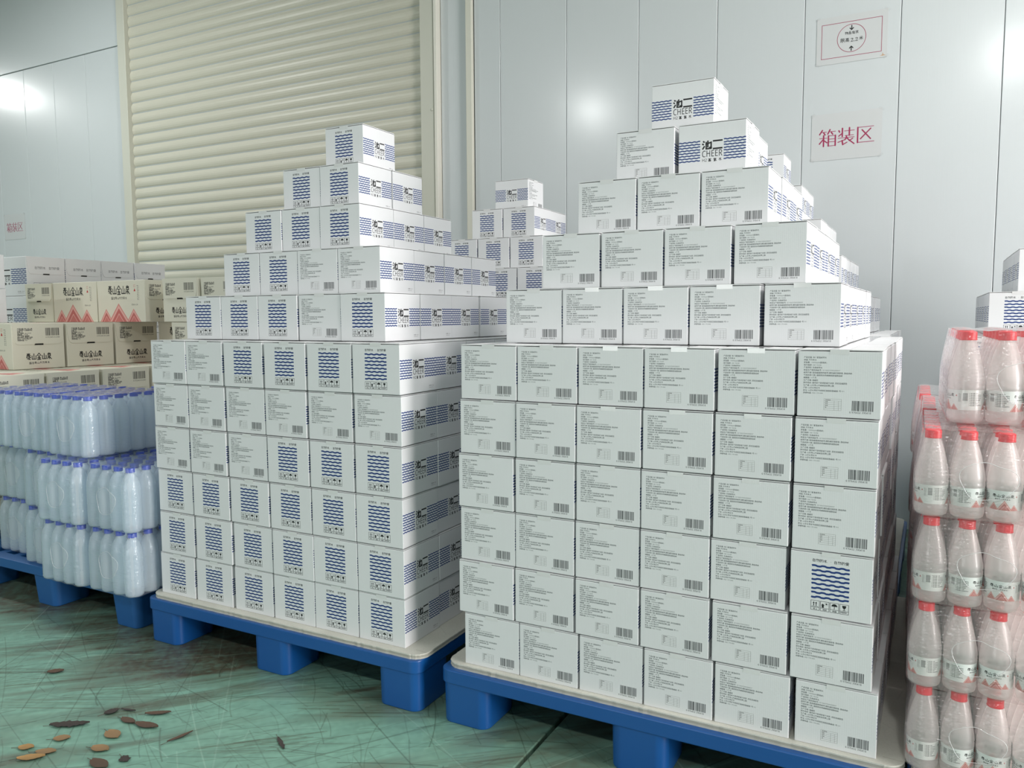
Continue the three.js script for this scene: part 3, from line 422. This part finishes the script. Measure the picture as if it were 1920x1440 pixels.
makePallet('blue pallet hidden under the cream cartons beside the left carton stack', 0.95, 0.9, 0.19, BLUE_DULL, 0.05, [-3.26, 0, -3.36]); makeBoard('board under the cream cartons beside the left carton stack', 0.62, 0.9, [-3.40, 0.19, -3.36]);
const bigWhite = bigCarton('large_white_carton', 'x', 0.5, 0.25, 0.246, [CELL.flap, CELL.flap, CELL.plain, CELL.plain, CELL.cheer, CELL.cheer], CELL.flap, [AW, AH], cartonMat, 0.44); scene.remove(bigWhite); used.large_white_carton = -1;
const WY = 1.312;
['front one showing the wave logo', 'second from the front', 'third from the front', 'rearmost, with the plainest end'].forEach((s, i) => {
  copy(bigWhite, 'large_white_carton', `large white flap carton in row behind cream cartons, ${s}`, [-5.25 + jit(0.004), WY, -3.08 - i * 0.2535], jit(0.006), 'large white flap cartons at the left');
  copy(bigWhite, 'large_white_carton', `large white carton in the lower shaded layer behind the cream cartons, ${['front one', 'second one', 'third one', 'rearmost one'][i]}`, [-5.25 + jit(0.004), WY - 0.248, -3.08 - i * 0.2535], jit(0.006), 'large white flap cartons at the left');
});
{ const m = new THREE.Mesh(mergeGeometries(Array.from({ length: 16 }, (_, i) => box(0.5, 0.246, 0.25, -5.25, 0.072 + 0.123 + 0.248 * (i >> 2), -3.08 - (i % 4) * 0.2535))), boardMat); m.name = 'hidden_large_cartons'; m.userData = { kind: 'stuff', label: 'large white cartons hidden below the flap cartons behind the cream cartons', category: 'cartons' }; shade(m); scene.add(m); }
copy(bigWhite, 'large_white_carton', 'white flap carton cut by the left frame edge, lower one of the two', [-4.70, CY[3] + CP + 0.001, -2.39], 0, 'large white flap cartons at the left').scale.y = 0.74;
copy(bigWhite, 'large_white_carton', 'white flap carton cut by the left frame edge, upper one of the two', [-4.705, CY[3] + CP + 0.185, -2.39], 0.01, 'large white flap cartons at the left').scale.y = 0.74;

// ---------------------------------------------------------------- shrink-wrapped packs of bottled water
const petMat = (c, t) => new THREE.MeshPhysicalMaterial({ color: c, roughness: 0.4, transmission: t, thickness: 0, clearcoat: 1, clearcoatRoughness: 0.06 });
const filmBump = (() => { const n = 512, a = new Uint8Array(n * n), p = noiseGrid(64), q = noiseGrid(128); for (let y = 0; y < n; y++) for (let x = 0; x < n; x++) a[y * n + x] = 255 * (0.6 * p(x / 26 + 3 * q(x / 60, y / 60), y / 44) + 0.4 * q(x / 7, y / 18)); const t = new THREE.DataTexture(a, n, n, THREE.RedFormat); t.wrapS = t.wrapT = THREE.RepeatWrapping; t.magFilter = THREE.LinearFilter; t.needsUpdate = true; return t; })();
const filmMat = (c, t) => new THREE.MeshPhysicalMaterial({ color: c, roughness: 0.2, transmission: t, thickness: 0, clearcoat: 1, clearcoatRoughness: 0.05, bumpMap: filmBump, bumpScale: 0.003, side: THREE.DoubleSide });
const lathe = (pts, n = 26) => new THREE.LatheGeometry(pts.map(([x, y]) => new THREE.Vector2(x, y)), n);
function capGeo(r, h, n = 30) { const g = lathe([[0, h], [r * 0.86, h], [r, h - 0.0018], [r, 0.002], [r * 1.03, 0.0015], [r * 1.03, 0], [r * 0.9, 0]], n); const p = g.attributes.position; for (let i = 0; i < p.count; i++) { const x = p.getX(i), z = p.getZ(i), q = Math.hypot(x, z); if (q > r * 0.97 && p.getY(i) > 0.0018 && p.getY(i) < h - 0.001) { const a = Math.atan2(z, x), k = 1 - 0.02 * (Math.round(a / (Math.PI * 2) * n) % 2); p.setX(i, x * k); p.setZ(i, z * k); } } g.computeVertexNormals(); return g; }
const waterLabel = (() => { const [c, g] = canvas(1024, 224); g.fillStyle = '#edf1ef'; g.fillRect(0, 0, 1024, 224);
  for (const o of [0, 512]) { g.fillStyle = g.strokeStyle = '#2b2c2d'; write(g, '泰山金山泉', o + 40, 40, 38, 4.6, 0.1); write(g, '源自泰山天然泉水', o + 66, 90, 15, 1.8, 0.2); mountains(g, o, 110, 300, 114, [[0.18, 0.17, 0.25], [0.82, 0.15, 0.4], [0.52, 0.24, 0]]); g.fillStyle = '#c0282c'; g.beginPath(); g.moveTo(o + 262, 70); g.lineTo(o + 270, 50); g.lineTo(o + 278, 70); g.fill(); g.fillStyle = '#777'; for (let i = 0; i < 7; i++) { write(g, '泰山天然水泉金'[i], o + 292, 40 + i * 13, 11, 1.3); write(g, '山东省安名水生'[i], o + 306, 40 + i * 13, 9, 1.1); } }
  g.fillStyle = '#333'; for (const o of [330, 842]) { for (let i = 0; i < 26; i++) g.fillRect(o, 34 + i * 3.3, 44, [1.2, 2.2, 1.6][i % 3]); for (let i = 0; i < 8; i++) write(g, '产品名称: 包装饮用水 安市'.slice(0, 8 + (i * 5) % 6), o + 56, 30 + i * 19, 12, 1.4); }
  const t = canvasTexture(c); t.wrapS = THREE.RepeatWrapping; return std(lin(0.92, 0.92, 0.92), 0.35, { map: t, clearcoat: 0.6, clearcoatRoughness: 0.1, side: THREE.DoubleSide }); })();
function filmGeo(nx, nz, p, H, r, capTop, capR, shoulder) {
  const hx = nx * p / 2 + 0.002, hz = nz * p / 2 + 0.002, per = [];
  const edge = (n, f) => { for (let i = 0; i < n * 10; i++) per.push(f(i / 10)); };
  edge(nx, (u) => [-hx + u * p * (2 * hx / (nx * p)), hz, u, 0]); edge(nz, (u) => [hx, hz - u * p * (2 * hz / (nz * p)), u, 1]); edge(nx, (u) => [hx - u * p * (2 * hx / (nx * p)), -hz, u, 2]); edge(nz, (u) => [-hx, -hz + u * p * (2 * hz / (nz * p)), u, 3]);
  const N = per.length, rows = [];
  const sideN = 26;
  for (let k = 0; k <= sideN; k++) { const y = 0.001 + (capTop - 0.001) * k / sideN, t = Math.max(0, (y - shoulder) / (capTop - shoulder)); rows.push([y, y < 0.01 ? (0.01 - y) * 0.5 : 0, 0.0105 * 0 + (r - capR) * 0.86 * (t < 0 ? 0 : Math.pow(t, 1.25)), k > sideN - 1 ? 1 : 0]); }
  for (const q of [0.35, 0.7, 1]) rows.push([capTop + 0.0015, 0, (r - capR) * 0.86 + q * 0.03, 2]);
  const pos = [], uv = [], idx = [], hc = new Set();
  rows.forEach(([y, a, inset, top], k) => { for (let i = 0; i <= N; i++) { const [px, pz, u, s] = per[i % N], R = 0.033;
    const scal = 0.0042 * (0.5 + 0.5 * Math.cos(u * Math.PI * 2)) * (top ? 0.4 : 1) + a + inset;
    const q = (v, h) => { const lim = h - R; return v; };
    let x = px, z = pz; const ax = Math.abs(px), az = Math.abs(pz);
    if (ax > hx - R && az > hz - R) { const cx = Math.sign(px) * (hx - R), cz = Math.sign(pz) * (hz - R), dx = px - cx, dz = pz - cz, l = Math.hypot(dx, dz); x = cx + dx / l * (R - Math.min(scal, R * 0.98)); z = cz + dz / l * (R - Math.min(scal, R * 0.98)); }
    else if (s % 2 === 0) z -= Math.sign(pz) * scal; else x -= Math.sign(px) * scal;
    pos.push(x, top ? y - (top === 2 ? 0.002 : 0.001) * (1 - Math.cos(u * Math.PI * 2)) * -0.5 - 0.002 * (0.5 + 0.5 * Math.cos(u * Math.PI * 2)) : y, z); uv.push(i / N * (hx + hz) * 9, k / 10); } });
  // the top sheet: a grid draped over the caps
  const side = rows.length, gx = nx * 6, gz = nz * 6, ix = hx - (r - capR) * 0.86 - 0.004, iz = hz - (r - capR) * 0.86 - 0.004, base = side * (N + 1);
  const wob = (a) => (1 + 0.06 * Math.sin(3 * a + 1) + 0.04 * Math.sin(5 * a)) ** 2;
  const ho = [0, H * 0.46, hx > 0.2 ? 0.05 : p * 0.78, H * 0.21];
  for (let k = 0; k + 1 < side - 3; k++) for (let i = 0; i < N; i++) { const a = k * (N + 1) + i, b = a + N + 1; const s = per[i][3], cx = (pos[a * 3] + pos[(b + 1) * 3]) / 2, cy = (pos[a * 3 + 1] + pos[(b + 1) * 3 + 1]) / 2; if (s % 2 === 0 && (((cx - ho[0]) / ho[2]) ** 2 + ((cy - ho[1]) / ho[3]) ** 2) < wob(Math.atan2(cy - ho[1], cx))) continue; idx.push(a, a + 1, b, a + 1, b + 1, b); }
  for (let j = 0; j <= gz; j++) for (let i = 0; i <= gx; i++) { const x = -ix + 2 * ix * i / gx, z = -iz + 2 * iz * j / gz, dip = (v, n2) => { const c = (v / p + n2 / 2) % 1; return 0.5 + 0.5 * Math.cos(((c + 1) % 1) * Math.PI * 2); }; const d = Math.max(dip(x, nx), dip(z, nz)); pos.push(x, capTop + 0.0016 - 0.0035 * d * d, z); uv.push(x * 5, z * 5); }
  for (let j = 0; j < gz; j++) for (let i = 0; i < gx; i++) { const a = base + j * (gx + 1) + i, b = a + gx + 1; idx.push(a, b, a + 1, a + 1, b, b + 1); }
  const g = new THREE.BufferGeometry(); g.setAttribute('position', new THREE.Float32BufferAttribute(pos, 3)); g.setAttribute('uv', new THREE.Float32BufferAttribute(uv, 2)); g.setIndex(idx); g.computeVertexNormals();
  const rim = []; for (const s of [1, -1]) { const pts = []; for (let i = 0; i < 40; i++) { const t = i / 40 * Math.PI * 2, kw = Math.sqrt(wob(Math.atan2(Math.sin(t) * ho[3], Math.cos(t) * ho[2]))), u = Math.cos(t) * ho[2] * kw, cu = (u / p + nx / 2); pts.push(new THREE.Vector3(u, ho[1] + Math.sin(t) * ho[3] * kw, s * (hz - 0.0042 * (0.5 + 0.5 * Math.cos(cu * Math.PI * 2)) + 0.0002))); } rim.push(new THREE.TubeGeometry(new THREE.CatmullRomCurve3(pts, true), 60, 0.0007, 5, true)); }
  return [g, rim];
}
function makePack(name, nx, nz, p, H, bottle, film, filmRim, fm, rimMat) {
  const t = thing(name, 'x', 'bottle pack', [0, 0, 0]); scene.remove(t); used[name] = -1;
  for (let j = 0; j < nz; j++) for (let i = 0; i < nx; i++) { const b = bottle(i > 0 && j > 0 && i < nx - 1 && j < nz - 1); b.position.set((i - (nx - 1) / 2) * p, 0.0012, ((nz - 1) / 2 - j) * p); b.rotation.y = rnd() * Math.PI * 2; t.add(b); }
  mesh('shrink_film', film, fm, t); for (const g of filmRim) mesh('opening_rim', g, rimMat, t); return t;
}
const BP = 0.0655, BHt = 0.232, RP = 0.067, RH = 0.184;
const blueBody = lathe([[0, 0.004], [0.02, 0.003], [0.026, 0.0], [0.0305, 0.004], [0.0322, 0.012], [0.0322, 0.06], [0.0316, 0.064], [0.0322, 0.068], [0.0322, 0.15], [0.0315, 0.163], [0.0295, 0.176], [0.025, 0.191], [0.0185, 0.203], [0.014, 0.210], [0.0128, 0.216], [0.0128, 0.220]]);
const blueCap = capGeo(0.0155, 0.0165), redBody = lathe([[0, 0.005], [0.018, 0.004], [0.025, 0.0], [0.0305, 0.004], [0.0325, 0.012], [0.0325, 0.024], [0.0318, 0.027], [0.0318, 0.066], [0.0326, 0.069], [0.0326, 0.074], [0.0314, 0.077], [0.0326, 0.081], [0.0318, 0.09], [0.0285, 0.11], [0.0235, 0.132], [0.0185, 0.15], [0.0148, 0.162], [0.0135, 0.166], [0.0135, 0.171]]);
const redCap = capGeo(0.0158, 0.0175), labelGeo = new THREE.CylinderGeometry(0.0322, 0.0322, 0.04, 28, 1, true).translate(0, 0.0465, 0);
const bluePet = petMat(lin(0.92, 0.96, 0.99), 0.7), redPet = petMat(lin(0.99, 0.97, 0.965), 0.72), blueCapMat = std(lin(0.0, 0.05, 0.5), 0.35), redCapMat = std(lin(0.85, 0.0, 0.02), 0.35);
const mk = (geo, mat, inner, capG, capM, capY, lab) => (deep) => { const b = mesh('bottle', geo, deep ? inner : mat); mesh('cap', capG, capM, b).position.y = capY; if (lab) mesh('label', labelGeo, waterLabel, b); return b; };
const [bf, br] = filmGeo(4, 6, BP, BHt, 0.0322, BHt, 0.0155, 0.15), [rf, rr2] = filmGeo(4, 6, RP, RH, 0.0326, RH + 0.0015, 0.0158, 0.085);
const rimMat = new THREE.MeshPhysicalMaterial({ color: lin(0.95, 0.95, 0.96), roughness: 0.1, transmission: 0.5, thickness: 0, clearcoat: 1 });
const bluePack = makePack('blue_capped_pack', 4, 6, BP, BHt, mk(blueBody, bluePet, std(lin(0.83, 0.91, 0.98), 0.2), blueCap, blueCapMat, 0.2148), bf, br, filmMat(lin(0.92, 0.96, 0.99), 0.91), rimMat);
const redPack = makePack('red_capped_pack', 4, 6, RP, RH, mk(redBody, redPet, std(lin(0.97, 0.93, 0.925), 0.2), redCap, redCapMat, 0.1645, true), rf, rr2, filmMat(lin(0.98, 0.95, 0.95), 0.9), rimMat);
const BY = [0.1665, 0.404, 0.6415], bz = (f) => f - 3 * BP;
[[-3.175, 0, -1.875, 'recessed pack of blue-capped bottles at left frame edge, bottom layer'], [-2.899, 0, -1.775, 'middle pack of blue-capped bottles in the bottom layer, with torn film opening'], [-2.624, 0, -1.785, 'right pack of blue-capped bottles in the bottom layer, beside the left carton stack'],
  [-3.168, 1, -1.880, 'recessed pack of blue-capped bottles at left frame edge, second layer'], [-2.892, 1, -1.768, 'middle pack of blue-capped bottles in the second layer'], [-2.618, 1, -1.785, 'right pack of blue-capped bottles in the second layer, its caps uncovered on top'],
  [-3.205, 2, -1.862, 'top layer pack of blue-capped bottles near left frame edge'], [-2.928, 2, -1.845, 'top layer pack of blue-capped bottles with its front corner in view'], [-3.482, 2, -1.868, 'top layer pack of blue-capped bottles cut by the left frame edge'],
  [-3.452, 1, -1.93, 'second layer pack of blue-capped bottles outside the left frame edge'], [-3.455, 0, -1.93, 'bottom layer pack of blue-capped bottles outside the left frame edge'],
  [-2.63, 0, -2.2, 'pack of blue-capped bottles second in depth, bottom layer, against the left carton stack'], [-2.625, 1, -2.2, 'pack of blue-capped bottles second in depth, second layer, against the left carton stack'],
  [-2.905, 0, -2.2, 'pack of blue-capped bottles behind the middle bottom pack'], [-2.9, 1, -2.19, 'pack of blue-capped bottles behind the middle second layer pack'], [-2.885, 2, -2.26, 'top layer pack of blue-capped bottles second in depth, nearest the left carton stack']]
  .forEach(([x, l, f, label]) => copy(bluePack, 'blue_capped_pack', label, [x, BY[l], bz(f)], jit(0.004), 'packs of blue-capped water bottles'));
const RB = 0.1755, RL = (l) => RB + l * 0.1886, depth = ['frontmost', 'second in depth', 'rearmost'];
for (let l = 0; l < 4; l++) for (let d = 0; d < 3; d++) copy(redPack, 'red_capped_pack', `pack of red-capped bottles at the right frame edge, ${['bottom', 'second', 'third', 'fourth'][l]} layer, ${depth[d]}`, [0.1065 - d * 0.012 + jit(0.003), RL(l), -1.868 - 3 * RP - d * 0.411], 0.012 + jit(0.008), 'packs of red-capped water bottles');
copy(redPack, 'red_capped_pack', 'single pack of red-capped bottles lying on top of the right bottle stack', [0.172, RL(4), -1.975 - 3.3 * RP], 0.03, 'packs of red-capped water bottles').scale.setScalar(1.1);

// ---------------------------------------------------------------- dry leaves on the floor
function leafGeo(L, w, curl, ragged) {
  const n = 14, m = 5, pos = [], idx = [];
  for (let i = 0; i <= n; i++) for (let j = 0; j <= m; j++) { const t = i / n, v = j / m * 2 - 1, half = w / 2 * Math.pow(Math.sin(Math.PI * Math.min(1, t * 0.96 + 0.03)), 0.7) * (1 + ragged * jit(0.35)); pos.push((t - 0.5) * L, 0.0015 + curl * (v * v * w * 0.5 + Math.pow(t - 0.5, 2) * L * 0.5) + Math.abs(jit(0.0008)), v * half); }
  for (let i = 0; i < n; i++) for (let j = 0; j < m; j++) { const a = i * (m + 1) + j, b = a + m + 1; idx.push(a, a + 1, b, a + 1, b + 1, b); }
  const k0 = pos.length / 3; const flip = idx.slice(); for (let i = 0; i < k0; i++) pos.push(pos[i * 3], pos[i * 3 + 1] + 0.0006, pos[i * 3 + 2]); for (let i = 0; i < flip.length; i += 3) idx.push(flip[i] + k0, flip[i + 2] + k0, flip[i + 1] + k0);
  const g = new THREE.BufferGeometry(); g.setAttribute('position', new THREE.Float32BufferAttribute(pos, 3)); g.setIndex(idx); g.computeVertexNormals(); return g;
}
const LC = { d: lin(0.05, 0.04, 0.035), b: lin(0.10, 0.062, 0.042), t: lin(0.27, 0.17, 0.085), o: lin(0.36, 0.215, 0.085) };
[[-2.531, -1.517, 0.05, 0.03, 0.3, 'b', 0, 'small dark dry leaf lying alone nearest the blue-capped bottle pallet'], [-2.121, -1.431, 0.04, 0.03, 0.8, 'd', 0.2, 'dark curled leaf above the long brown leaf smear'], [-2.085, -1.462, 0.05, 0.009, -0.2, 'd', 0.2, 'thin dark leaf sliver right of the dark curled leaf'],
  [-1.989, -1.489, 0.075, 0.022, 0.15, 'b', 0, 'narrow pointed brown leaf, rearmost on the right of the group'], [-2.16, -1.327, 0.11, 0.034, 0.15, 'd', 0.9, 'ragged dark crumbled leaf in the middle left of the group'], [-1.957, -1.426, 0.08, 0.03, -0.25, 'b', 0, 'long flat brown leaf at the end of the smear'], [-2.03, -1.42, 0.06, 0.026, -0.45, 'b', 0.2, 'flat brown leaf in the middle of the smear'],
  [-1.999, -1.349, 0.06, 0.04, -0.6, 't', 0, 'tan leaf with dark lower edge in the middle of the group'], [-2.107, -1.27, 0.045, 0.032, 0.2, 't', 0, 'tan round leaf under the crumbled dark leaf'], [-2.149, -1.196, 0.042, 0.03, 0.1, 'o', 0, 'orange tan leaf, leftmost on the floor'], [-2.08, -1.208, 0.055, 0.03, 0.1, 't', 0.4, 'broken tan leaf right of the orange one'], [-2.085, -1.171, 0.07, 0.03, 0.25, 'o', 0.2, 'long orange tan leaf nearest the bottom left corner'],
  [-1.961, -1.285, 0.055, 0.034, -0.2, 't', 0, 'tan leaf with thin stalk at the bottom middle of the group'], [-1.82, -1.429, 0.075, 0.013, 0.9, 'b', 0, 'thin slanted brown leaf sliver on the right of the group'], [-1.857, -1.284, 0.035, 0.026, -0.7, 'd', 0.9, 'small black crumpled leaf near the bottom frame edge'], [-1.897, -1.238, 0.07, 0.036, -0.5, 'b', 0.1, 'brown leaf cut by the bottom frame edge'], [-1.545, -1.535, 0.07, 0.012, -1.0, 'd', 0.8, 'thin twig-like brown scrap alone in front of the left pallet']]
  .forEach(([x, z, L, w, turn, c, rag, label]) => { const t = thing('dry_leaf', label, 'leaf', [x, 0.0002, z], turn + 0.45); mesh('blade', leafGeo(L, w, 0.12 + rnd() * 0.12, rag), std(LC[c], 0.85, { side: THREE.DoubleSide }), t); mesh('stalk', new THREE.CylinderGeometry(0.0007, 0.0005, 0.02, 5).rotateZ(Math.PI / 2).translate(-L / 2 - 0.008, 0.0025, 0), std(LC.b, 0.9), t); });

renderer.render(scene, camera);
